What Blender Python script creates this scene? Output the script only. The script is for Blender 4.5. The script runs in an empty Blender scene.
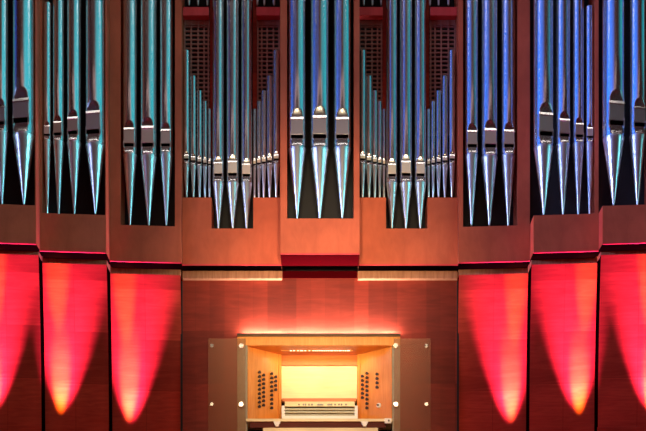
import bpy, bmesh, math, random
from mathutils import Vector, Matrix
random.seed(7)
S = bpy.context.scene
COL = S.collection
F = 1290.0            # focal length in pixels of the 646 px wide frame
HX, HY = 323.0, 735.0  # vanishing point (the hall seat looks level, the lens is shifted up)

def P(px, py, d):
    """a point seen at px,py when it stands d metres in front of the camera; y=0 is d=15"""
    return Vector(((px - HX) * d / F, d - 15.0, (HY - py) * d / F))

# ---------------------------------------------------------------- camera
cam_d = bpy.data.cameras.new('camera'); cam = bpy.data.objects.new('camera', cam_d); COL.objects.link(cam)
cam.location = (0, -15, 0); cam.rotation_euler = (math.pi / 2, 0, 0)
cam_d.sensor_width = 36; cam_d.lens = 36 * F / 646
cam_d.shift_y = (HY - 215.5) / 646; cam_d.clip_end = 200
S.camera = cam
# ---------------------------------------------------------------- world, exposure
w = bpy.data.worlds.new('hall_air'); S.world = w; w.use_nodes = True
bg = w.node_tree.nodes['Background']; bg.inputs[0].default_value = (1.0, 0.10, 0.07, 1); bg.inputs[1].default_value = 0.022
S.view_settings.view_transform = 'Standard'; S.view_settings.look = 'None'
S.view_settings.exposure = 0; S.view_settings.gamma = 1; S.view_settings.use_curve_mapping = False

def lamp(kind, name, loc, target, energy, color, size=0.3, size_y=None, spot=40, blend=0.5):
    L = bpy.data.lights.new(name, kind); o = bpy.data.objects.new(name, L); COL.objects.link(o)
    L.energy = energy; L.color = color
    if kind == 'AREA':
        L.size = size
        if size_y: L.shape = 'RECTANGLE'; L.size_y = size_y
    elif kind == 'SPOT':
        L.shadow_soft_size = size; L.spot_size = math.radians(spot); L.spot_blend = blend
    else: L.shadow_soft_size = size
    o.location = loc
    o.rotation_euler = (Vector(target) - Vector(loc)).to_track_quat('-Z', 'Y').to_euler()
    return o

# rows of stage wash fixtures high on both sides of the hall: cyan on the right, blue on the left
for i in range(7):
    u = i / 6; x = 9.5 - 5.3 * u; y = -1.8 - 10.8 * u; z = 12.2 + 1.6 * u
    o = lamp('AREA', 'cyan_wash_light', (x, y, z), (-5.0, 0, 7.2), 1.9, (0.0, 0.70, 0.85), 1.9, 4.5); o.data.spread = math.radians(46)
    o = lamp('AREA', 'blue_wash_light', (-x, y, z), (5.6, 0, 7.2), 3.4, (0.0, 0.17, 1.0), 1.9, 4.5); o.data.spread = math.radians(17 + 26 * u); o.data.energy *= 0.45 + 0.5 * u
for i in range(3):
    x = 3.0 - 1.7 * i; y = -13.3 - 0.5 * i
    o = lamp('AREA', 'cyan_wash_light', (x, y, 14.0), (-5.5, 0, 7.2), 1.0, (0.0, 0.70, 0.85), 1.6, 4.5); o.data.spread = math.radians(32)
    o = lamp('AREA', 'blue_wash_light', (-x, y, 14.0), (5.5, 0, 7.2), 1.3, (0.0, 0.17, 1.0), 1.6, 4.5); o.data.spread = math.radians(30)
# follow spots low on both sides
for y in (-4.0, -6.5, -9.0):
    o = lamp('AREA', 'cyan_low_light', (8.6, y, 6.9), (-5.5, 0, 6.0), 8.5, (0.22, 0.92, 1.0), 1.6, 1.2); o.data.spread = math.radians(40)
    o = lamp('AREA', 'blue_low_light', (-8.6, y, 6.9), (5.5, 0, 6.0), 17, (0.40, 0.52, 1.0), 1.6, 1.2); o.data.spread = math.radians(40)
# warm front light on the middle of the case, a second one on the console
for x in (-1.2, 1.2): lamp('SPOT', 'warm_front_light', (x, -12, 2.2), (0.0, 0, 5.3), 4700, (1.0, 0.80, 0.50), 0.6, spot=17.5, blend=1.0)
lamp('SPOT', 'console_front_light', (0.0, -11, 6.5), (0.0, 0, 3.2), 2500, (1.0, 0.70, 0.42), 0.5, spot=20, blend=1.0)
# overhead work light above the organ gallery
lamp('AREA', 'overhead_light', (0, -4.5, 14.0), (0, 0, 7.0), 130, (1.0, 0.90, 0.85), 13.0, 0.4)
# house light on the balcony front behind the audience
lamp('AREA', 'house_light', (0, -14, 11.8), (0, 0, 7), 58, (1.0, 0.66, 0.60), 15.0, 1.6)
# added red fill from below the gallery, making up for dimmed red ambient
lamp('AREA', 'red_stage_light', (0, -9, 1.2), (0, 0, 6.0), 100, (1.0, 0.05, 0.04), 14.0, 3.0)

# red uplights standing at the foot of each curved panel: pixel column of the beam, depth, column it leans to
def uplight(px, d, aim_px, gap, top_px):
    b = P(px, 470, d); y = b.y - gap; t = P(aim_px, 275, d)
    lamp('SPOT', 'red_uplight', (b.x, y, 3.10), (t.x, t.y + 0.03, t.z + 0.2), 2700, (1.0, 0.13, 0.80), 0.02, spot=31.5, blend=1.0)
    t = P(px + (aim_px - px) * 0.2, 374, d + 0.15)
    lamp('SPOT', 'amber_uplight', (b.x, y, 3.10), (t.x, t.y, t.z), 1500, (1.0, 0.78, 0.0), 0.02, spot=15, blend=1.0)
    t = P(top_px, 262, d)
    lamp('SPOT', 'amber_uplight', (b.x, y, 3.10), (t.x, t.y, t.z), 2600, (1.0, 0.66, 0.0), 0.02, spot=9, blend=1.0)
UP = [(-8, 14.51, -4, .06, -6), (60, 14.76, 66, .07, 57), (128, 15.07, 136, .04, 124), (512, 15.07, 505, .04, 517), (580, 14.76, 574, .07, 588), (652, 14.51, 648, .06, 650)]
for u in UP: uplight(*u)

# ---------------------------------------------------------------- materials
def nt(m):
    m.use_nodes = True; t = m.node_tree; return t, t.nodes, t.links, t.nodes['Principled BSDF']

def plain(name, color, rough=0.5, metal=0.0, coat=0.0, emit=None, es=0):
    m = bpy.data.materials.new(name); t, n, l, b = nt(m)
    tc = n.new('ShaderNodeTexCoord'); nz = n.new('ShaderNodeTexNoise'); nz.inputs['Scale'].default_value = 9
    l.new(tc.outputs['Object'], nz.inputs['Vector'])
    mr = n.new('ShaderNodeMapRange'); mr.inputs[3].default_value = max(0, rough - 0.04); mr.inputs[4].default_value = rough + 0.04
    l.new(nz.outputs['Fac'], mr.inputs[0]); l.new(mr.outputs[0], b.inputs['Roughness'])
    b.inputs['Base Color'].default_value = (*color, 1); b.inputs['Metallic'].default_value = metal
    b.inputs['Coat Weight'].default_value = coat; b.inputs['Coat Roughness'].default_value = 0.2
    if emit: b.inputs['Emission Color'].default_value = (*emit, 1); b.inputs['Emission Strength'].default_value = es
    return m

def wood(name, c1, c2, c3, rough=0.38, coat=0.25, stretch=(1.2, 1.2, 22), block=None, seam=0.75, spec=0.25):
    """veneer: long grain, slow mottling and (block) sheets of slightly different tone"""
    m = bpy.data.materials.new(name); t, n, l, b = nt(m)
    tc = n.new('ShaderNodeTexCoord'); mp = n.new('ShaderNodeMapping'); mp.inputs['Scale'].default_value = stretch
    l.new(tc.outputs['Object'], mp.inputs['Vector'])
    g = n.new('ShaderNodeTexNoise'); g.inputs['Scale'].default_value = 3.0; g.inputs['Detail'].default_value = 7; g.inputs['Roughness'].default_value = 0.6
    g.inputs['Distortion'].default_value = 0.9
    l.new(mp.outputs[0], g.inputs['Vector'])
    r = n.new('ShaderNodeValToRGB'); e = r.color_ramp.elements
    e[0].position = 0.3; e[0].color = (*c1, 1); e[1].position = 0.72; e[1].color = (*c3, 1)
    k = e.new(0.5); k.color = (*c2, 1)
    l.new(g.outputs['Fac'], r.inputs[0])
    s = n.new('ShaderNodeTexNoise'); s.inputs['Scale'].default_value = 2.2; s.inputs['Detail'].default_value = 3
    l.new(tc.outputs['Object'], s.inputs['Vector'])
    mr = n.new('ShaderNodeMapRange'); mr.inputs[1].default_value = .3; mr.inputs[2].default_value = .7; mr.inputs[3].default_value = 0.82; mr.inputs[4].default_value = 1.15
    l.new(s.outputs['Fac'], mr.inputs[0])
    mx = n.new('ShaderNodeMix'); mx.data_type = 'RGBA'; mx.blend_type = 'MULTIPLY'; mx.inputs[0].default_value = 1
    l.new(r.outputs[0], mx.inputs[6]); l.new(mr.outputs[0], mx.inputs[7])
    out = mx.outputs[2]
    if block:
        sp = n.new('ShaderNodeSeparateXYZ'); cb = n.new('ShaderNodeCombineXYZ')
        l.new(tc.outputs['Object'], sp.inputs[0]); l.new(sp.outputs[0], cb.inputs[0]); l.new(sp.outputs[2], cb.inputs[1])
        br = n.new('ShaderNodeTexBrick'); br.inputs['Scale'].default_value = 1
        br.inputs['Brick Width'].default_value = block[0]; br.inputs['Row Height'].default_value = block[1]
        br.inputs['Mortar Size'].default_value = 0.0025; br.inputs['Mortar Smooth'].default_value = 0.3; br.offset = 0.0
        br.inputs['Color1'].default_value = (1, 1, 1, 1); br.inputs['Color2'].default_value = (0.60, 0.60, 0.60, 1)
        br.inputs['Mortar'].default_value = (seam, seam, seam, 1)
        l.new(cb.outputs[0], br.inputs['Vector'])
        m2 = n.new('ShaderNodeMix'); m2.data_type = 'RGBA'; m2.blend_type = 'MULTIPLY'; m2.inputs[0].default_value = 1
        l.new(out, m2.inputs[6]); l.new(br.outputs['Color'], m2.inputs[7]); out = m2.outputs[2]
    l.new(out, b.inputs['Base Color'])
    b.inputs['Roughness'].default_value = rough; b.inputs['Coat Weight'].default_value = coat; b.inputs['Coat Roughness'].default_value = 0.25; b.inputs['Specular IOR Level'].default_value = spec
    bp = n.new('ShaderNodeBump'); bp.inputs['Strength'].default_value = 0.05; bp.inputs['Distance'].default_value = 0.01
    l.new(g.outputs['Fac'], bp.inputs['Height']); l.new(bp.outputs[0], b.inputs['Normal'])
    return m

def metal(name, col, rough, wear=0.02):
    """organ pipe metal: polished tin alloy with faint clouding and drawn streaks"""
    m = bpy.data.materials.new(name); t, n, l, b = nt(m)
    tc = n.new('ShaderNodeTexCoord'); mp = n.new('ShaderNodeMapping'); mp.inputs['Scale'].default_value = (14, 14, 0.8)
    l.new(tc.outputs['Object'], mp.inputs['Vector'])
    g = n.new('ShaderNodeTexNoise'); g.inputs['Scale'].default_value = 2; g.inputs['Detail'].default_value = 5
    l.new(mp.outputs[0], g.inputs['Vector'])
    mr = n.new('ShaderNodeMapRange'); mr.inputs[3].default_value = rough - wear; mr.inputs[4].default_value = rough + wear
    l.new(g.outputs['Fac'], mr.inputs[0]); l.new(mr.outputs[0], b.inputs['Roughness'])
    r = n.new('ShaderNodeValToRGB'); r.color_ramp.elements[0].color = (*[c * 0.94 for c in col], 1); r.color_ramp.elements[1].color = (*col, 1)
    l.new(g.outputs['Fac'], r.inputs[0]); l.new(r.outputs[0], b.inputs['Base Color'])
    b.inputs['Metallic'].default_value = 1
    return m

M = {}
M['case'] = wood('red_brown_case_veneer', (0.48, 0.094, 0.044), (0.52, 0.104, 0.049), (0.56, 0.116, 0.055), rough=0.45, coat=0.0, spec=0.2, stretch=(3, 3, 1))
M['panel'] = wood('cherry_panel_veneer', (0.44, 0.036, 0.018), (0.54, 0.048, 0.023), (0.64, 0.064, 0.030), rough=0.5, coat=0.0, spec=0.12, stretch=(0.9, 0.9, 9), block=(3.0, 0.58), seam=0.5)
M['wall'] = wood('cherry_wall_veneer', (0.23, 0.022, 0.010), (0.28, 0.028, 0.013), (0.34, 0.037, 0.018), rough=0.5, coat=0.0, spec=0.25, stretch=(0.8, 0.8, 7), block=(0.17, 0.62), seam=0.75)
M['soffit'] = plain('dark_red_soffit_paint', (0.0012, 0.0002, 0.0002), 0.95)  # near-black colour keeps surfaces in shade even where the uplights reach
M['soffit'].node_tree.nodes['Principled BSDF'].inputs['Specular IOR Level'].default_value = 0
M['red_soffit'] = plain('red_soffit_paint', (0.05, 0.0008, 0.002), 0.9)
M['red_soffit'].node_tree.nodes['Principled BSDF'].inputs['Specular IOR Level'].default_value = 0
M['ledge'] = wood('brown_ledge_veneer', (0.30, 0.12, 0.06), (0.44, 0.18, 0.09), (0.52, 0.24, 0.13), stretch=(9, 9, 1))
M['rail'] = wood('red_rail_veneer', (0.58, 0.04, 0.045), (0.64, 0.05, 0.055), (0.70, 0.06, 0.065), stretch=(3, 3, 1))
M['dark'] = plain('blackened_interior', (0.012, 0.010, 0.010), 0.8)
M['lattice'] = wood('grey_brown_lattice_wood', (0.27, 0.11, 0.085), (0.31, 0.13, 0.10), (0.35, 0.155, 0.12), coat=0)
M['post'] = wood('grey_green_post_wood', (0.26, 0.22, 0.14), (0.31, 0.265, 0.18), (0.36, 0.31, 0.22), coat=0)
M['pipe'] = metal('polished_tin', (0.74, 0.72, 0.72), 0.25)
M['foot'] = metal('polished_foot_tin', (0.80, 0.78, 0.78), 0.32)
M['lip'] = metal('brushed_lip_tin', (0.80, 0.72, 0.68), 0.36)
M['bright_lip'] = plain('cream_polished_lip', (0.95, 0.80, 0.62), 0.4, metal=0.45)  # lit version of the lip metal, warm brightness put into its colour
M['rim'] = metal('bright_rim_tin', (0.95, 0.93, 0.9), 0.22, 0.02)
M['oak'] = wood('honey_oak', (0.66, 0.22, 0.035), (0.74, 0.27, 0.05), (0.80, 0.33, 0.07), coat=0.2, stretch=(14, 14, 1))
M['deep_oak'] = wood('deep_orange_oak', (0.50, 0.11, 0.012), (0.56, 0.14, 0.018), (0.62, 0.17, 0.025), coat=0.1, stretch=(1, 1, 14))
M['pale'] = wood('pale_maple', (0.80, 0.62, 0.30), (0.85, 0.68, 0.36), (0.88, 0.72, 0.42), coat=0.1, stretch=(1, 1, 14))
M['ivory'] = plain('ivory_keys', (0.40, 0.38, 0.26), 0.35)
M['ebony'] = plain('ebony', (0.02, 0.012, 0.01), 0.3)
M['knob'] = plain('dark_rosewood_knob', (0.025, 0.008, 0.008), 0.55)
M['knee'] = wood('dark_brown_rail_wood', (0.09, 0.012, 0.006), (0.11, 0.016, 0.008), (0.13, 0.02, 0.01), coat=0, spec=0.05)
M['face'] = plain('ivory_knob_face', (0.5, 0.4, 0.36), 0.4)
M['white'] = plain('white_lacquer', (0.88, 0.84, 0.76), 0.4)
M['steel'] = plain('satin_steel', (0.82, 0.80, 0.76), 0.25, metal=1)
M['led'] = plain('led_diffuser', (0.9, 0.85, 0.7), 0.4, emit=(1.0, 0.80, 0.5), es=2.2)
M['floor'] = wood('gallery_floor_oak', (0.30, 0.13, 0.07), (0.36, 0.17, 0.09), (0.42, 0.2, 0.1), stretch=(1, 10, 1))
m = bpy.data.materials.new('clear_glass'); t, n, l, b = nt(m)
tr = n.new('ShaderNodeBsdfTransparent'); tr.inputs[0].default_value = (0.90, 0.95, 0.90, 1)
gl = n.new('ShaderNodeBsdfGlossy'); gl.inputs['Roughness'].default_value = 0.04; gl.inputs[0].default_value = (1, 1, 1, 1)
fr = n.new('ShaderNodeFresnel'); fr.inputs[0].default_value = 1.4; ms = n.new('ShaderNodeMixShader')
l.new(fr.outputs[0], ms.inputs[0]); l.new(tr.outputs[0], ms.inputs[1]); l.new(gl.outputs[0], ms.inputs[2])
l.new(ms.outputs[0], n['Material Output'].inputs[0])
df = n.new('ShaderNodeBsdfDiffuse'); df.inputs[0].default_value = (0.66, 0.27, 0.16, 1); m2 = n.new('ShaderNodeMixShader'); m2.inputs[0].default_value = 0.2  # warm haze colour stands in for light caught on the panes
l.new(ms.outputs[0], m2.inputs[1]); l.new(df.outputs[0], m2.inputs[2]); l.new(m2.outputs[0], n['Material Output'].inputs[0]); M['glass'] = m

# ---------------------------------------------------------------- mesh helpers
def hexa(bm, pts):
    """8 points: front quad (4) then back quad (4), same winding"""
    v = [bm.verts.new(p) for p in pts]
    for f in ((0, 1, 2, 3), (7, 6, 5, 4), (0, 4, 5, 1), (1, 5, 6, 2), (2, 6, 7, 3), (3, 7, 4, 0)):
        bm.faces.new([v[i] for i in f])
    return v
def box(bm, x0, x1, y0, y1, z0, z1):
    return hexa(bm, [(x0, y0, z0), (x1, y0, z0), (x1, y0, z1), (x0, y0, z1), (x0, y1, z0), (x1, y1, z0), (x1, y1, z1), (x0, y1, z1)])
def pbox(bm, px0, px1, py0, py1, d0, thick, dr=None):
    """box whose front face covers the pixels at depth d0 (left) .. dr (right); runs straight back by thick"""
    dr = d0 if dr is None else dr
    zb = P(0, py1, (d0 + dr) / 2).z; zt = P(0, py0, (d0 + dr) / 2).z
    a, b_ = P(px0, 0, d0), P(px1, 0, dr)
    return hexa(bm, [(a.x, a.y, zb), (b_.x, b_.y, zb), (b_.x, b_.y, zt), (a.x, a.y, zt),
                     (a.x, a.y + thick, zb), (b_.x, b_.y + thick, zb), (b_.x, b_.y + thick, zt), (a.x, a.y + thick, zt)])
def cyl(bm, p0, p1, r0, r1=None, seg=16):
    r1 = r0 if r1 is None else r1
    p0, p1 = Vector(p0), Vector(p1); ax = (p1 - p0).normalized()
    q = Vector((0, 0, 1)).rotation_difference(ax).to_matrix()
    A = [bm.verts.new(p0 + q @ Vector((r0 * math.cos(2 * math.pi * i / seg), r0 * math.sin(2 * math.pi * i / seg), 0))) for i in range(seg)]
    B = [bm.verts.new(p1 + q @ Vector((r1 * math.cos(2 * math.pi * i / seg), r1 * math.sin(2 * math.pi * i / seg), 0))) for i in range(seg)]
    for i in range(seg):
        j = (i + 1) % seg; bm.faces.new((A[i], A[j], B[j], B[i]))
    bm.faces.new(A[::-1]); bm.faces.new(B)
def link(name, bm, mat, parent=None, base=None, smooth=False, bevel=0, sharp=35):
    bmesh.ops.recalc_face_normals(bm, faces=bm.faces)
    me = bpy.data.meshes.new(name); 
    if parent is not None: org = parent['_o'] if '_o' in parent else (0, 0, 0)
    else:
        if base is None:
            xs = [v.co.x for v in bm.verts]; ys = [v.co.y for v in bm.verts]; zs = [v.co.z for v in bm.verts]
            base = ((min(xs) + max(xs)) / 2, (min(ys) + max(ys)) / 2, min(zs))
        org = base
    bmesh.ops.translate(bm, verts=bm.verts, vec=-Vector(org))
    bm.to_mesh(me); bm.free(); me.materials.append(mat)
    o = bpy.data.objects.new(name, me); COL.objects.link(o)
    if parent is not None: o.parent = parent; o['_o'] = tuple(org)
    else: o.location = org; o['_o'] = tuple(org)
    if smooth:
        for p in me.polygons: p.use_smooth = True
        me.set_sharp_from_angle(angle=math.radians(sharp))
    if bevel:
        b_ = o.modifiers.new('bevel', 'BEVEL'); b_.width = bevel; b_.segments = 2; b_.limit_method = 'ANGLE'
    return o
def thing(name, loc, label, cat, group=None):
    o = bpy.data.objects.new(name, None); COL.objects.link(o); o.location = loc; o['_o'] = tuple(loc)
    o.empty_display_size = 0.1
    o['label'] = label; o['category'] = cat
    if group: o['group'] = group
    return o
def tag(o, label, cat, group=None):
    o['label'] = label; o['category'] = cat
    if group: o['group'] = group
    return o
def struct(o, label=None):
    o['kind'] = 'structure'
    if label: o['label'] = label
    return o

TOPY = -70           # how far above the frame the case goes on
WD = 15.20           # depth of the flat wall behind the console
# ---------------------------------------------------------------- setting
bm = bmesh.new(); box(bm, -5, 5, -1.45, 1.2, 2.75, 2.9); struct(link('floor', bm, M['floor']), 'timber floor of the organ gallery')
bm = bmesh.new()
for q in ((182, 237.8, 272, 505), (399.6, 458, 272, 505), (237.8, 399.6, 272, 335.0)): pbox(bm, *q, WD, 0.06)
struct(link('wall_back', bm, M['wall'], base=(P(181, 0, WD).x, 0.23, 2.9)), 'red cherry veneered wall behind the console')
bm = bmesh.new()
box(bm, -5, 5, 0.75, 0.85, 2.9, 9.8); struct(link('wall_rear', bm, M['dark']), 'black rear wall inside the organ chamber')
# dark shadow joints at the two ends of the flat wall
for i, px in enumerate((181.5, 458)):
    bm = bmesh.new(); pbox(bm, px - 1, px + 1, 281, 505, WD - 0.015, 0.06); struct(link('trim_%d' % (i + 1), bm, M['dark'], bevel=0.002), 'narrow dark joint strip at the end of the red wall')
for i, (a, b_) in enumerate(((182.5, 282), (358, 457.5))):
    bm = bmesh.new(); pbox(bm, a, b_, 270.8, 278.6, 15.13, 0.068); struct(link('trim_%d' % (i + 3), bm, M['ledge'], bevel=0.004), 'pale brown ledge strip under the wide case bay')
bm = bmesh.new(); pbox(bm, 283, 357, 271, 278, 15.19, 0.01); struct(link('trim_5', bm, M['red_soffit']), 'dark recessed strip under the central case bay')  # shadow of the projecting bay painted as a dark strip

# ---------------------------------------------------------------- organ case bays
# name: (front left px, front right px, depth left, depth right)
BAY = {
 's1L': (-14, 36, 14.31, 14.36), 's2L': (40.0, 106, 14.56, 14.62), 's3L': (109.8, 181.5, 14.87, 14.93),
 's4L': (182.2, 281.4, 15.0, 15.0), 'C': (280.5, 359.5, 14.66, 14.66), 's4R': (358.7, 457.8, 15.0, 15.0),
 's3R': (458.5, 529.9, 14.93, 14.87), 's2R': (533.5, 598.6, 14.62, 14.56), 's1R': (602.5, 660, 14.36, 14.31)}
BNAME = {'s1L': 'far left bay', 's2L': 'second bay from the left', 's3L': 'third bay from the left', 's4L': 'wide bay left of centre', 'C': 'central bay',
 's4R': 'wide bay right of centre', 's3R': 'third bay from the right', 's2R': 'second bay from the right', 's1R': 'far right bay'}
ZBOT = 470 * 15.0 / F          # underside of the whole case, one level
def bdepth(k, px):
    a, b_, d0, d1 = BAY[k]; return d0 + (d1 - d0) * (px - a) / (b_ - a)
# slots: (px0, px1, bottom py)
SLOT = {'s1L': [(-9, 35, 204.5)], 's2L': [(41.8, 105.2, 214)], 's3L': [(120.5, 175, 225.5)],
 's4L': [(182.3, 211.5, 197.5), (211.5, 253.3, 228.5), (253.3, 280, 197.5)], 'C': [(287, 353.8, 218.5)],
 's4R': [(358.7, 386, 197.5), (386, 427.5, 228.5), (427.5, 457.3, 197.5)], 's3R': [(463, 517.5, 226)], 's2R': [(533.6, 594.8, 214.5)], 's1R': [(602.6, 652, 205)]}
CASEL = {
 's1L': 'dark red-brown organ case bay at the far left edge, cut by the frame', 's2L': 'dark red-brown organ case bay holding four pipes, second from the left',
 's3L': 'red-brown organ case bay holding three pipes, third from the left', 's4L': 'orange-brown wide organ case bay with stepped opening and lattices, left of centre',
 'C': 'orange-brown projecting central organ case bay directly above the console', 's4R': 'orange-brown wide organ case bay with stepped opening and lattices, right of centre',
 's3R': 'red-brown organ case bay holding three blue pipes, third from the right', 's2R': 'dark red organ case bay holding four blue pipes, second from the right',
 's1R': 'dark red organ case bay at the far right edge, cut by the frame'}
CASE = {}
for k, (a, b_, d0, d1) in BAY.items():
    xm = (a + b_) / 2; dm = (d0 + d1) / 2
    base = (P(xm, 0, dm).x, dm - 15 + 0.25, ZBOT)
    t = thing('organ_case_bay', base, CASEL[k], 'organ case', 'bays of the organ case'); CASE[k] = t
    bm = bmesh.new()
    depth_back = 0.64 - (dm - 15)          # reach back to just in front of the rear wall
    def fz(py, d): return P(0, py, d).z
    def slab(p0, p1, z0, z1, th, off=0):
        da, db = bdepth(k, p0), bdepth(k, p1); A, B = P(p0, 0, da), P(p1, 0, db)
        A.y += off; B.y += off
        hexa(bm, [(A.x, A.y, z0), (B.x, B.y, z0), (B.x, B.y, z1), (A.x, A.y, z1), (A.x, A.y + th, z0), (B.x, B.y + th, z0), (B.x, B.y + th, z1), (A.x, A.y + th, z1)])
    ztop = fz(TOPY, dm)
    sl = SLOT[k]
    edges = [a] + [v for s in sl for v in s[:2]] + [b_]
    # stiles at both sides, then the apron under every opening (deep, so that the pipes stand on it)
    if sl[0][0] - a > 0.3: slab(a, sl[0][0], ZBOT, ztop, 0.34)
    if b_ - sl[-1][1] > 0.3: slab(sl[-1][1], b_, ZBOT, ztop, 0.34)
    for (p0, p1, py) in sl: slab(p0, p1, ZBOT, fz(py, dm), 0.34)
    bmesh.ops.remove_doubles(bm, verts=bm.verts, dist=1e-5)
    # interior faces shared by neighbouring slabs are dropped
    seen = {}
    for f in list(bm.faces):
        key = tuple(sorted(v.index for v in f.verts)); 
    link('front_panel', bm, M['case'], t)
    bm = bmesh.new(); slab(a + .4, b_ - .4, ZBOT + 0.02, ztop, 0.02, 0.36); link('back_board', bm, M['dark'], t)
    # small moulding along the lower edge that catches the light from below
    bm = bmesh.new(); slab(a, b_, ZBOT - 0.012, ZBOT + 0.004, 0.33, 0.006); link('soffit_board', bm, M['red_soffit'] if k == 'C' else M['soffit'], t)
    bm = bmesh.new(); slab(a, b_, ZBOT - 0.005, ZBOT + 0.008, 0.014, -0.005); link('edge_moulding', bm, M['rail'], t)
    if k[:2] == 's4':
        for (p0, p1, py) in (sl[0], sl[2]):
            left = p0 < xm and p0 == sl[0][0]
            # dividers beside the middle opening, set back behind the little pipes
            bm = bmesh.new()
            q0, q1 = (p1 - 2.8, p1 + 1.2) if left else (p0 - 1.2, p0 + 2.8)
            slab(q0, q1, fz(150, 15), ztop, 0.05, 0.16); link('divider', bm, M['panel'], t)
            # toe board carrying the upper tier
            g0, g1 = (p0 + 0.2, p1 - 3) if left else (p0 + 3, p1 - 0.2)
            bm = bmesh.new(); slab(g0, g1, fz(14.0, 15), fz(5.4, 15), 0.10, 0.03); link('toe_board', bm, M['rail'], t, bevel=0.004)
            bm = bmesh.new()
            py_ = 16.0
            slab(g0, g1, fz(19.0, 15), fz(14.0, 15), 0.02, 0.13)
            while py_ < 128:
                py_ += 4.35; slab(g0, g1, fz(py_ + 0.75, 15), fz(py_ - 0.6, 15), 0.02, 0.13)
            ps = [0.0, 0.29, 0.56, 0.79, 1.0]
            ps = ps if left else [1 - v for v in ps[::-1]]
            for v in ps:
                c = g0 + v * (g1 - g0); c = min(max(c, g0 + 1.1), g1 - 1.1)
                slab(c - 0.75, c + 0.75, fz(130, 15), fz(14, 15), 0.014, 0.12)
            link('lattice_grille', bm, M['lattice'], t)

# ---------------------------------------------------------------- pipes
SEG = 36
def ring_tube(bm, rings, r_of, lim_of, cx, cy, yaw, cap_top=False, cap_bot=False, hole=None, seg=SEG):
    """rings: list of z; flattened mouth by clamping the forward coordinate; hole=(z0,z1) leaves the mouth open"""
    ca, sa = math.cos(yaw), math.sin(yaw); R_ = []
    for z in rings:
        r = r_of(z); lim = lim_of(z) * r; row = []
        for i in range(seg):
            a = 2 * math.pi * i / seg
            fx, fy = r * math.sin(a), min(r * math.cos(a), lim)
            # forward is -Y
            x = fx * ca - fy * (-sa); y = fx * sa - fy * ca
            row.append(bm.verts.new((cx + x, cy + y, z)))
        R_.append(row)
    for j in range(len(rings) - 1):
        zm = (rings[j] + rings[j + 1]) / 2
        for i in range(seg):
            am = (i + 0.5) * 360 / seg; am = am if am < 180 else am - 360
            if hole and hole[0] < zm < hole[1] and abs(am) < 50: continue
            q = (i + 1) % seg
            bm.faces.new((R_[j][i], R_[j][q], R_[j + 1][q], R_[j + 1][i]))
    if cap_bot: bm.faces.new(R_[0][::-1])
    if cap_top: bm.faces.new(R_[-1])
CH = math.cos(math.radians(46))
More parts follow.
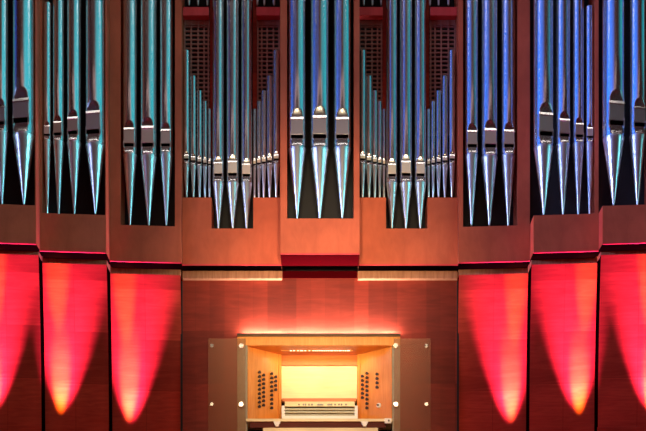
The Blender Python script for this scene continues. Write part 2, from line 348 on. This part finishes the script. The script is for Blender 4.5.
def pipe(k, cx, wpx, ymt, ysl, ytip, ytop, label, group, tipx=None, yaw=0.0, off=0.05, name='organ_pipe'):
    """cx,wpx body centre and width; ymt top of upper lip; ysl middle of the black mouth; ytip foot point"""
    d = (bdepth(k, cx) if k else 15.0) + off
    s = d / F; c = P(cx, 0, d); r = wpx * s / 2
    big = wpx > 9
    z = lambda py: P(0, py, d).z
    zf_ = lambda py: P(0, py, d - 0.75 * r).z        # the mouth sits on the front of the pipe
    zt, ztip, zl, zm = z(ytop), z(ytip), zf_(ymt), zf_(ysl)
    # the foot stands on the apron of the bay
    t = thing(name, (c.x, c.y, ztip), label, 'organ pipe', group)
    hs = 0.085 * r * 2 + 0.004       # half height of the mouth opening
    ms0, ms1 = zm - hs, zm + hs
    zf = ms0 - (0.47 * 2 * r)                           # seam between body and foot
    dome = zl + 0.55 * 2 * r
    def lim(zz):
        if zz <= zf: return 1.0
        if zz < ms0: return CH + (1 - CH) * (1 - math.sqrt(max(0, 1 - ((ms0 - zz) / (ms0 - zf)) ** 2)))
        if zz <= zl: return CH
        if zz < dome: return math.sqrt(1 - (1 - CH * CH) * (1 - ((zz - zl) / (dome - zl)) ** 2))
        return 1.0
    rings = [zf] + [zf + (ms0 - zf) * q for q in (.03, .08, .16, .3, .5, .75)] + [ms0, ms1, zl] + [zl + (dome - zl) * i / 6 for i in (1, 2, 3, 4, 5, 5.6, 6)]
    n = 4
    rings += [dome + (zt - dome) * i / n for i in range(1, n + 1)]
    rings = sorted(set(rings))
    bm = bmesh.new(); ring_tube(bm, rings, lambda zz: r, lim, c.x, c.y, yaw, cap_top=True, hole=(ms0, ms1))
    link('body', bm, M['pipe'], t, smooth=True, sharp=30)
    # conical foot
    H = zf - ztip; rt = max(0.011, r * 0.10)
    prof = [(0, rt * 0.8), (0.015, rt), (0.5, rt + (0.955 * r - rt) * 0.52), (0.9, rt + (0.955 * r - rt) * 0.925), (0.955, 0.955 * r), (0.985, 0.985 * r), (1.0, 0.99 * r)]
    zs = [ztip + p * H for p, _ in prof]; rr = dict(zip(zs, [q for _, q in prof]))
    bm = bmesh.new(); ring_tube(bm, zs, lambda zz: rr[zz], lambda zz: 1.0, c.x, c.y, yaw, cap_bot=True)
    link('foot', bm, M['foot'], t, smooth=True, sharp=50)
    # upper lip plate, its turned-over top rim, the dark mouth
    fw = Vector((-math.sin(yaw) * -1, -math.cos(yaw), 0)); sd = Vector((math.cos(yaw), math.sin(yaw), 0)); C0 = Vector((c.x, c.y, 0))
    hw = r * math.sin(math.radians(46)); pl = r * CH
    def plate(bm, w, f0, f1, z0, z1, slope=0.0):
        q = []
        for f, zz0, zz1 in ((f1, z0, z1), (f0, z0, z1)):
            for sx, zz, fo in ((-1, zz0, 0), (1, zz0, 0), (1, zz1, slope), (-1, zz1, slope)):
                q.append(C0 + sd * (sx * w) + fw * (f - (fo if f == f1 else 0)) + Vector((0, 0, zz)))
        hexa(bm, q)
    rim = 0.12 * 2 * r if big else 0.16 * 2 * r
    bm = bmesh.new(); plate(bm, hw * 0.99, pl - 0.004, pl + 0.10 * r, ms1, zl - rim * 0.6)
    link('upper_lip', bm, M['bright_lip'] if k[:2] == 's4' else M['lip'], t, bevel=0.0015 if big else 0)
    bm = bmesh.new(); plate(bm, hw * 1.02, pl - 0.004, pl + 0.20 * r, zl - rim * 0.5, zl + rim * 0.6, slope=rim * 1.1 * 0.31)
    link('lip_rim', bm, M['rim'], t, bevel=0.001 if big else 0)
    bm = bmesh.new(); plate(bm, hw * 0.97, pl - 0.45 * r, pl - 0.16 * r, ms0 - 0.002, ms1 + 0.002)
    link('mouth', bm, M['soffit'], t)
    if big:
        for sgn in (-1, 1):
            bm = bmesh.new(); e0 = C0 + sd * (sgn * hw * 1.0)
            q = []
            for f in (pl + 0.16 * r, pl - 0.05 * r):
                for sx, zz in ((-1, ms0 - 0.10 * r), (1, ms0 - 0.10 * r), (1, ms1 + 0.25 * r), (-1, ms1 + 0.25 * r)):
                    q.append(e0 + sd * (sx * 0.0035) + fw * f + Vector((0, 0, zz)))
            hexa(bm, q); link('ear', bm, M['lip'], t)
    return t

GB = 'large facade pipes of the organ case'
ORD3 = ['left', 'middle', 'right']
ORD5 = ['first', 'second', 'third', 'fourth', 'fifth']
YO = math.radians(9)
TOP = -66
# far left and far right
pipe('s1L', 2.0, 13.5, 106.5, 122.8, 204.3, TOP, 'teal-lit metal organ pipe half cut by the left edge of the frame', GB, yaw=-YO)
pipe('s1L', 24.0, 22.5, 100, 120, 204.3, TOP, 'widest metal organ pipe at the left, brown and cyan, in the far left bay', GB, yaw=-YO)
pipe('s1R', 613.6, 21.6, 102.5, 122.5, 205, TOP, 'widest metal organ pipe at the right, bright blue, in the far right bay', GB, yaw=YO)
pipe('s1R', 637.3, 16.5, 107.5, 124.3, 205, TOP, 'blue-lit metal organ pipe touching the right edge of the frame', GB, yaw=YO)
# second bays
pipe('s2L', 47.3, 8.0, 126, 134.7, 213.8, 4, 'narrow teal organ pipe with its top showing, leftmost of four in second bay', GB, yaw=0)
pipe('s2L', 58.7, 11.5, 122.2, 133.7, 213.8, TOP, 'second organ pipe of four in the second bay from the left', GB, yaw=-.1)
pipe('s2L', 74.3, 14.5, 118, 132.2, 213.8, TOP, 'third organ pipe of four in the second bay from the left', GB, yaw=-.11)
pipe('s2L', 95.5, 20, 112.2, 131.3, 213.8, TOP, 'widest and rightmost organ pipe of four in the second bay from left', GB, yaw=-YO)
pipe('s2R', 543.7, 19.6, 114, 133.3, 214.3, TOP, 'widest and leftmost blue organ pipe of four in second bay from right', GB, yaw=YO)
pipe('s2R', 563, 14.5, 119.8, 134.7, 214.3, TOP, 'second blue organ pipe of four in the second bay from the right', GB, yaw=.11)
pipe('s2R', 578.3, 11.3, 124, 135.6, 214.3, TOP, 'third blue organ pipe of four in the second bay from the right', GB, yaw=.1)
pipe('s2R', 589.6, 8.0, 128, 136.8, 214.3, 7.5, 'narrow blue-violet organ pipe with its top showing, rightmost of four', GB, yaw=0)
# third bays
for i, (cx, w_, yt, ys) in enumerate(((130, 14.6, 128.8, 144.6), (148.7, 16.8, 127.2, 144.6), (166.3, 13.2, 130.3, 144.8))):
    pipe('s3L', cx, w_, yt, ys, 225.3, TOP, '%s teal organ pipe of three in the third bay from the left' % ORD3[i], GB, yaw=-.04)
for i, (cx, w_, yt, ys) in enumerate(((471.5, 13.6, 131.3, 145.5), (489.4, 16.6, 129.6, 145.5), (508.2, 14.2, 130.9, 145.5))):
    pipe('s3R', cx, w_, yt, ys, 225.8, TOP, '%s blue organ pipe of three in the third bay from the right' % ORD3[i], GB, yaw=.04)
# central bay
for i, (cx, w_, yt, ys) in enumerate(((297.2, 17.6, 118.4, 136.2), (319.7, 19, 117, 136), (342.2, 17.6, 118.6, 136.2))):
    pipe('C', cx, w_, yt, ys, 218.3, TOP, '%s organ pipe of the three in the central bay above the console' % ORD3[i], GB)
# wide bays: three middle pipes, five small ones each side, three feet of the upper tier each side
for i, (cx, w_, yt, ys) in enumerate(((218.5, 11.6, 163, 174.6), (232.8, 12.8, 161.8, 174.2), (246.6, 11.2, 164.5, 175))):
    pipe('s4L', cx, w_, yt, ys, 228.3, TOP, '%s of three long organ pipes in the middle of left wide bay' % ORD3[i], GB)
for i, (cx, w_, yt, ys) in enumerate(((391.8, 11.2, 164.5, 175), (405.8, 12.8, 161.8, 174.2), (420.2, 11.8, 163.3, 174.6))):
    pipe('s4R', cx, w_, yt, ys, 228.3, TOP, '%s of three long organ pipes in the middle of right wide bay' % ORD3[i], GB)
small = [(0, 6.6, 157.5, 51.5), (0, 5.9, 159.3, 77), (0, 5.1, 160.6, 91.5), (0, 4.3, 161.6, 102), (0, 3.2, 162.6, 109.5)]
GS = 'small stepped pipes in the wide bays'
CL = [('s4L', (186.5, 193.4, 199.6, 205, 209.5), 0, 'outer left cluster of the wide bay left of centre'),
      ('s4L', (276.3, 269.7, 263.8, 258.9, 254.6), 1, 'cluster just left of the central bay'),
      ('s4R', (362.6, 369.1, 374.8, 379.7, 384), 0, 'cluster just right of the central bay'),
      ('s4R', (452, 444.8, 438.5, 433.1, 428.6), 1, 'outer right cluster of the wide bay right of centre')]
TALL = ['tallest', 'second tallest', 'middle', 'second shortest', 'shortest']
for k, xs, rev, nm in CL:
    for i, cx in enumerate(xs):
        _, w_, ym, yt = small[i]
        pipe(k, cx, w_, ym - 2.4, ym + 1.6, 197.3, yt, '%s small organ pipe, %s' % (TALL[i], nm), GS, off=0.07)
GU = 'upper tier pipes at the top edge'
UPP = [('s4L', (189, 198, 207.3), 'above the outer left lattice'), ('s4L', (257.3, 264.3, 274), 'above the lattice left of centre'),
       ('s4R', (363.8, 372.4, 381), 'above the lattice right of centre'), ('s4R', (430, 438.5, 448.4), 'above the outer right lattice')]
for k, xs, nm in UPP:
    for i, cx in enumerate(xs):
        pipe(k, cx, 6.0, -44, -40, 5.3, TOP - 3, '%s foot tip of an upper tier organ pipe %s' % (ORD3[i], nm), GU, off=0.10)

# ---------------------------------------------------------------- curved side panels under the case
PAN = {'s1L': (-30, 38.4), 's2L': (39.6, 106.6), 's3L': (108.4, 180.5), 's3R': (458.8, 530.0), 's2R': (531.6, 599.6), 's1R': (601, 680)}
PL = {'s1L': 'curved cherry wall panel at the far left edge, half glowing red', 's2L': 'curved cherry wall panel glowing red with a yellow spot, second from left',
      's3L': 'curved cherry wall panel glowing red, third from left beside the flat wall', 's3R': 'curved cherry wall panel glowing red and orange, just right of flat wall',
      's2R': 'curved cherry wall panel glowing red and orange, second from the right', 's1R': 'curved cherry wall panel mostly dark, at the far right edge'}
for k, (a, b_) in PAN.items():
    def pd(px): return bdepth(k, px) + 0.17
    da, db = pd(a), pd(b_)
    ZP = P(0, {'s1': 254.0, 's2': 263.8, 's3': 274.3}[k[:2]], (da + db) / 2).z
    Z0 = 2.9
    A, B = P(a, 0, da), P(b_, 0, db)
    t = thing('wall_panel', ((A.x + B.x) / 2, (A.y + B.y) / 2 + 0.2, Z0), PL[k], 'wall panel', 'curved uplit wall panels')
    bm = bmesh.new(); N = 20; front = []; back = []; sides = []
    for j in range(N + 1):
        u = j / N; z_ = Z0 + (ZP - Z0) * u
        o_ = 0.17 * (1 - u ** 2.3)
        front.append((bm.verts.new((A.x, A.y + o_, z_)), bm.verts.new((B.x, B.y + o_, z_))))
        back.append((bm.verts.new((A.x, A.y + 0.42, z_)), bm.verts.new((B.x, B.y + 0.42, z_))))
    for j in range(N):
        f0, f1, b0, b1 = front[j], front[j + 1], back[j], back[j + 1]
        bm.faces.new((f0[0], f0[1], f1[1], f1[0])); bm.faces.new((b0[1], b0[0], b1[0], b1[1]))
        sides += [bm.faces.new((f0[0], f1[0], b1[0], b0[0])), bm.faces.new((f0[1], b0[1], b1[1], f1[1]))]
    bm.faces.new((front[0][0], back[0][0], back[0][1], front[0][1])); bm.faces.new((front[-1][0], front[-1][1], back[-1][1], back[-1][0]))
    for f in sides: f.material_index = 1  # side faces coloured near black as the shaded gap between panels
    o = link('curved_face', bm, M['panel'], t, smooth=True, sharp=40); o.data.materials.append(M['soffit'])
    bm = bmesh.new(); h = 0.085
    hexa(bm, [(A.x, A.y + .02, ZP), (B.x, B.y + .02, ZP), (B.x, B.y + .02, ZP + h), (A.x, A.y + .02, ZP + h), (A.x, A.y + .42, ZP), (B.x, B.y + .42, ZP), (B.x, B.y + .42, ZP + h), (A.x, A.y + .42, ZP + h)])
    link('top_rail', bm, M['ledge'], t, bevel=0.003)
# low red plinth that just enters the frame at the lower right
bm = bmesh.new(); pbox(bm, 597.5, 690, 426.5, 450, 14.62, 0.02, 14.56); struct(link('trim_6', bm, M['panel'], bevel=0.004), 'low red plinth board at the lower right corner')

# ---------------------------------------------------------------- console
DF = 15.06; DB = 15.46      # front and back depth of the console recess
CX0, CX1 = 247.3, 392.3     # opening
con = thing('organ_console', (P(319.5, 0, 15.2).x, 0.2, 2.9), 'lit honey oak organ console with keyboards and angled stop jambs in the wall', 'organ console')
def cp(name, mat, *boxes, parent=con, bevel=0.0, smooth=False):
    bm = bmesh.new()
    for q in boxes: pbox(bm, *q)
    return link(name, bm, mat, parent, bevel=bevel, smooth=smooth)
cp('top_lid', M['ebony'], (237, 400.5, 333.2, 334.6, 14.98, 0.20), bevel=0.002)
cp('header_board', M['oak'], (237.3, 400.2, 335.0, 345.3, DF, 0.05), bevel=0.003)
cp('side_post', M['post'], (237.3, 247.3, 345.3, 505, DF, 0.13))
cp('side_post', M['post'], (392.3, 400.2, 345.3, 505, DF, 0.13))
# ceiling of the recess
zc = P(0, 345.3, DF).z
xa, xb = P(CX0 - 2, 0, DF).x, P(CX1 + 2, 0, DF).x
bm = bmesh.new(); box(bm, xa, xb, DF - 15 + 0.045, 0.62, zc, zc + 0.03); link('recess_ceiling', bm, M['deep_oak'], con)
# back: upper rail, pale desk panel, lower rail
bx0, bx1 = 282.2, 356.4
cp('upper_rail', M['deep_oak'], (bx0 - 6, bx1 + 6, 352, 365.2, DB, 0.03), bevel=0.003)
cp('music_desk', M['pale'], (bx0 - 6, bx1 + 6, 365.0, 399, DB + 0.03, 0.02))
cp('desk_ledge', M['deep_oak'], (bx0, bx1, 398.2, 401.4, DB - 0.05, 0.09), bevel=0.003)
# stop jambs: angled boards with knobs
def jamb(side):
    f_px, b_px = (CX0, 281.5) if side < 0 else (CX1, 357.0)
    A = P(f_px, 0, DF + 0.05); B = P(b_px, 0, DB - 0.02)
    dirv = (B - A); dirv.z = 0; L_ = dirv.length; u = dirv / L_
    n = Vector((-u.y, u.x, 0)); 
    if n.y > 0: n = -n          # towards the hall
    z0, z1 = P(0, 419, DF).z, zc
    bm = bmesh.new()
    a0, b0 = A - n * 0.03, B - n * 0.03
    hexa(bm, [(A.x, A.y, z0), (B.x, B.y, z0), (B.x, B.y, z1), (A.x, A.y, z1), (a0.x, a0.y, z0), (b0.x, b0.y, z0), (b0.x, b0.y, z1), (a0.x, a0.y, z1)])
    j = link('stop_jamb', bm, M['oak'], con)
    # raised stiles that frame the jamb
    for (s0, s1) in ((0.0, 0.035), (L_ - 0.05, L_ - 0.01)):
        bm = bmesh.new(); p, q = A + u * s0, A + u * s1; pp, qq = p + n * 0.012, q + n * 0.012
        hexa(bm, [(pp.x, pp.y, z0), (qq.x, qq.y, z0), (qq.x, qq.y, z1), (pp.x, pp.y, z1), (p.x, p.y, z0), (q.x, q.y, z0), (q.x, q.y, z1), (p.x, p.y, z1)])
        link('jamb_stile', bm, M['oak'], j, bevel=0.002)
    def hit(px, py):
        k_ = (px - HX) / F
        # X = k*d with d = 15 + y ; point = A + u*s
        s = (k_ * (15 + A.y) - A.x) / (u.x - k_ * u.y)
        p = A + u * s; d = 15 + p.y
        return Vector((p.x, p.y, (HY - py) * d / F))
    if side < 0:
        cols = [(258.4, [372.6 + 4.28 * i for i in range(9)]), (262.6, [375.5 + 4.28 * i for i in range(8)]),
                (270.7, [374.0 + 4.28 * i for i in range(9)]), (274.7, [377.2 + 4.28 * i for i in range(4)])]
    else:
        cols = [(363.4, [376.6 + 4.28 * i for i in range(6)]), (367.9, [373.7 + 4.32 * i for i in range(9)]), (378.0, [374.5 + 4.35 * i for i in range(4)])]
    for px, ys in cols:
        for y_ in ys:
            p = hit(px, y_)
            bm = bmesh.new(); cyl(bm, p, p + n * 0.014, 0.011, 0.011, 10); cyl(bm, p + n * 0.014, p + n * 0.028, 0.016, 0.019, 12)
            link('stop_knob', bm, M['knob'], j, smooth=True)
    if side > 0:
        p = hit(379.2, 405.5); bm = bmesh.new(); cyl(bm, p, p + n * 0.02, 0.030, 0.026, 16); link('dial', bm, M['white'], j, smooth=True)
        bm = bmesh.new(); cyl(bm, p + n * 0.02, p + n * 0.045, 0.012, 0.008, 12); link('switch', bm, M['ebony'], j, smooth=True)
    return j
jamb(-1); jamb(1)
# three manuals between white key cheeks
kx0, kx1 = 285.0, 354.5
XK0, XK1 = P(kx0, 0, 15.2).x, P(kx1, 0, 15.2).x
for i in range(3):
    d_ = 15.10 + 0.085 * i; y0 = d_ - 15
    z0_ = P(0, (415.6, 412.4, 409.4)[i], d_).z; z1_ = z0_ + 0.014
    bm = bmesh.new(); box(bm, XK0, XK1, y0 + 0.006, y0 + 0.16, z0_ - 0.006, z0_ - 0.0005); kbo = link('keyboard', bm, M['pale'], con)
    NK = 36; w_ = (XK1 - XK0) / NK
    bm = bmesh.new()
    for q in range(NK): box(bm, XK0 + q * w_ + 0.0007, XK0 + (q + 1) * w_ - 0.0007, y0, y0 + 0.14, z0_, z1_)
    o = link('natural_keys', bm, M['ivory'], kbo)
    bm = bmesh.new()
    for q in range(1, NK):
        if q % 7 in (1, 2, 4, 5, 6): box(bm, XK0 + q * w_ - 0.006, XK0 + q * w_ + 0.006, y0 + 0.045, y0 + 0.14, z1_, z1_ + 0.011)
    o = link('sharp_keys', bm, M['ebony'], kbo)
    # dark felted slot behind and above the keys
    bm = bmesh.new(); box(bm, XK0, XK1, y0 + 0.125 if i == 2 else y0 + 0.084, y0 + 0.15, z1_ + 0.001, z1_ + (0.022 if i == 2 else 0.018)); link('felt_strip', bm, M['knob'], kbo)
for (a, b_) in ((281.6, 284.8), (354.7, 357.8)):
    cp('key_cheek', M['white'], (a, b_, 405.5, 418.5, 15.08, 0.30), bevel=0.004)
cp('key_block', M['pale'], (284.8, 354.7, 401.5, 406.4, 15.36, 0.06))
# thumb pistons on the rail over the top manual
for px in (299, 303.5, 305.5, 309, 312, 319, 321, 329, 331.5, 335, 339, 341.5, 346):
    bm = bmesh.new(); p = P(px, 404.6, 15.36); cyl(bm, p, p + Vector((0, -0.012, 0)), 0.011, 0.009, 12); link('piston', bm, M['ebony'], con, smooth=True)
cp('piston_rail', M['ebony'], (317.0, 323.5, 404.1, 405.2, 15.352, 0.01), (327.2, 332.5, 404.1, 405.2, 15.352, 0.01))
cp('key_slip', M['white'], (283.5, 356, 415.9, 418.6, 15.07, 0.05), bevel=0.002)
cp('key_desk', M['pale'], (246, 392.5, 418.6, 421.4, 15.0, 0.42), bevel=0.003)
cp('knee_rail', M['knee'], (250, 386, 421.4, 427.6, 15.03, 0.03))
cp('knee_panel', M['pale'], (263.0, 378, 427.6, 505, 15.035, 0.03))
for px in (277, 364.6):
    bm = bmesh.new(); d = 15.0
    z1, z0 = P(0, 421.5, d).z, P(0, 426.5, d).z; x = P(px, 0, d).x
    hexa(bm, [(x - .016, -.01, z0), (x + .016, -.01, z0), (x + .045, -.01, z1), (x - .045, -.01, z1), (x - .016, .03, z0), (x + .016, .03, z0), (x + .045, .03, z1), (x - .045, .03, z1)])
    link('bracket', bm, M['white'], con, bevel=0.002)
sw = cp('switch_plate', M['white'], (384.6, 391.3, 418.2, 423.2, 14.97, 0.03), bevel=0.002)
bm = bmesh.new(); p = P(388.8, 420.6, 14.965); cyl(bm, p + Vector((0, .006, 0)), p + Vector((0, -0.008, 0)), 0.011, 0.011, 14); link('push_button', bm, M['ebony'], sw, smooth=True)

# work lamp under the recess ceiling: a thin bar with a row of LEDs
yl = zc * F / (HY - 350.2) - 15
lb = thing('strip_lamp', (P(319, 0, 15.2).x, yl, zc), 'thin strip lamp with a dotted row of lights under console header', 'lamp')
bm = bmesh.new(); x0, x1 = P(281, 0, 15 + yl).x, P(353, 0, 15 + yl).x
box(bm, x0, x1, yl - 0.012, yl + 0.012, zc - 0.012, zc - 0.0005); link('lamp_bar', bm, M['oak'], lb)
bm = bmesh.new(); px = 290.0
while px < 349:
    ln = random.choice([1.4, 1.8, 3.2]); g = random.choice([1.3, 1.8, 2.4]) if px < 312 else 0.7
    a_, b_ = P(px, 0, 15 + yl).x, P(px + ln, 0, 15 + yl).x
    box(bm, a_, b_, yl - 0.014, yl - 0.010, zc - 0.014, zc - 0.006); px += ln + g
link('led_row', bm, M['led'], lb)
lamp('AREA', 'console_light', (P(319.5, 0, 15).x, yl - 0.02, zc - 0.03), (P(319.5, 0, 15).x, 0.42, 3.9), 3.8, (1.0, 0.66, 0.30), 0.95, 0.05)
# light strip lying on the lid, washing the wall above
zl_ = P(0, 333.2, 14.98).z
zl_ += 0.004
wl = thing('wash_lamp', (P(319, 0, 15.1).x, 0.12, zl_), 'slim light strip on the console lid washing the wall above', 'lamp')
bm = bmesh.new(); box(bm, P(241, 0, 15).x, P(397, 0, 15).x, 0.125, 0.165, zl_, zl_ + 0.012); link('lamp_housing', bm, M['steel'], wl)
lamp('AREA', 'lid_light', (P(319.5, 0, 15).x, 0.165, zl_ + 0.02), (P(319.5, 0, 15).x, 0.175, zl_ + 1), 58.0, (1.0, 0.95, 0.92), 1.8, 0.02)

# glass plates held off the wall by steel studs
for side, (a, b_, studs) in (('left', (208.2, 245.6, (211.8, 241.2))), ('right', (394.0, 430.6, (395.8, 426.4)))):
    g = thing('glass_plate', P((a + b_) / 2, 500, 15.02), 'clear glass plate on steel studs at the %s side of the console' % side, 'glass plate', 'glass plates beside the console')
    cp('pane', M['glass'], (a, b_, 338.5, 500, 15.0, 0.010), parent=g, bevel=0.001)
    for sx in studs:
        inner = (sx > 230 and side == 'left') or (side == 'right' and sx < 410)
        for py in (345.6, 404.2, 463):
            p = P(sx, py, 14.985); bm = bmesh.new(); r = 0.034 if inner else 0.026
            cyl(bm, p + Vector((0, -0.006, 0)), p + Vector((0, 0.014, 0)), r * 0.8, r, 18)
            cyl(bm, p + Vector((0, 0.026, 0)), Vector((p.x, (DF - 15 if inner else WD - 15.005), p.z)), 0.014, 0.014, 12)
            link('stud', bm, M['steel'], g, smooth=True)
# remove the builder's notes
for o in S.objects:
    if '_o' in o: del o['_o']
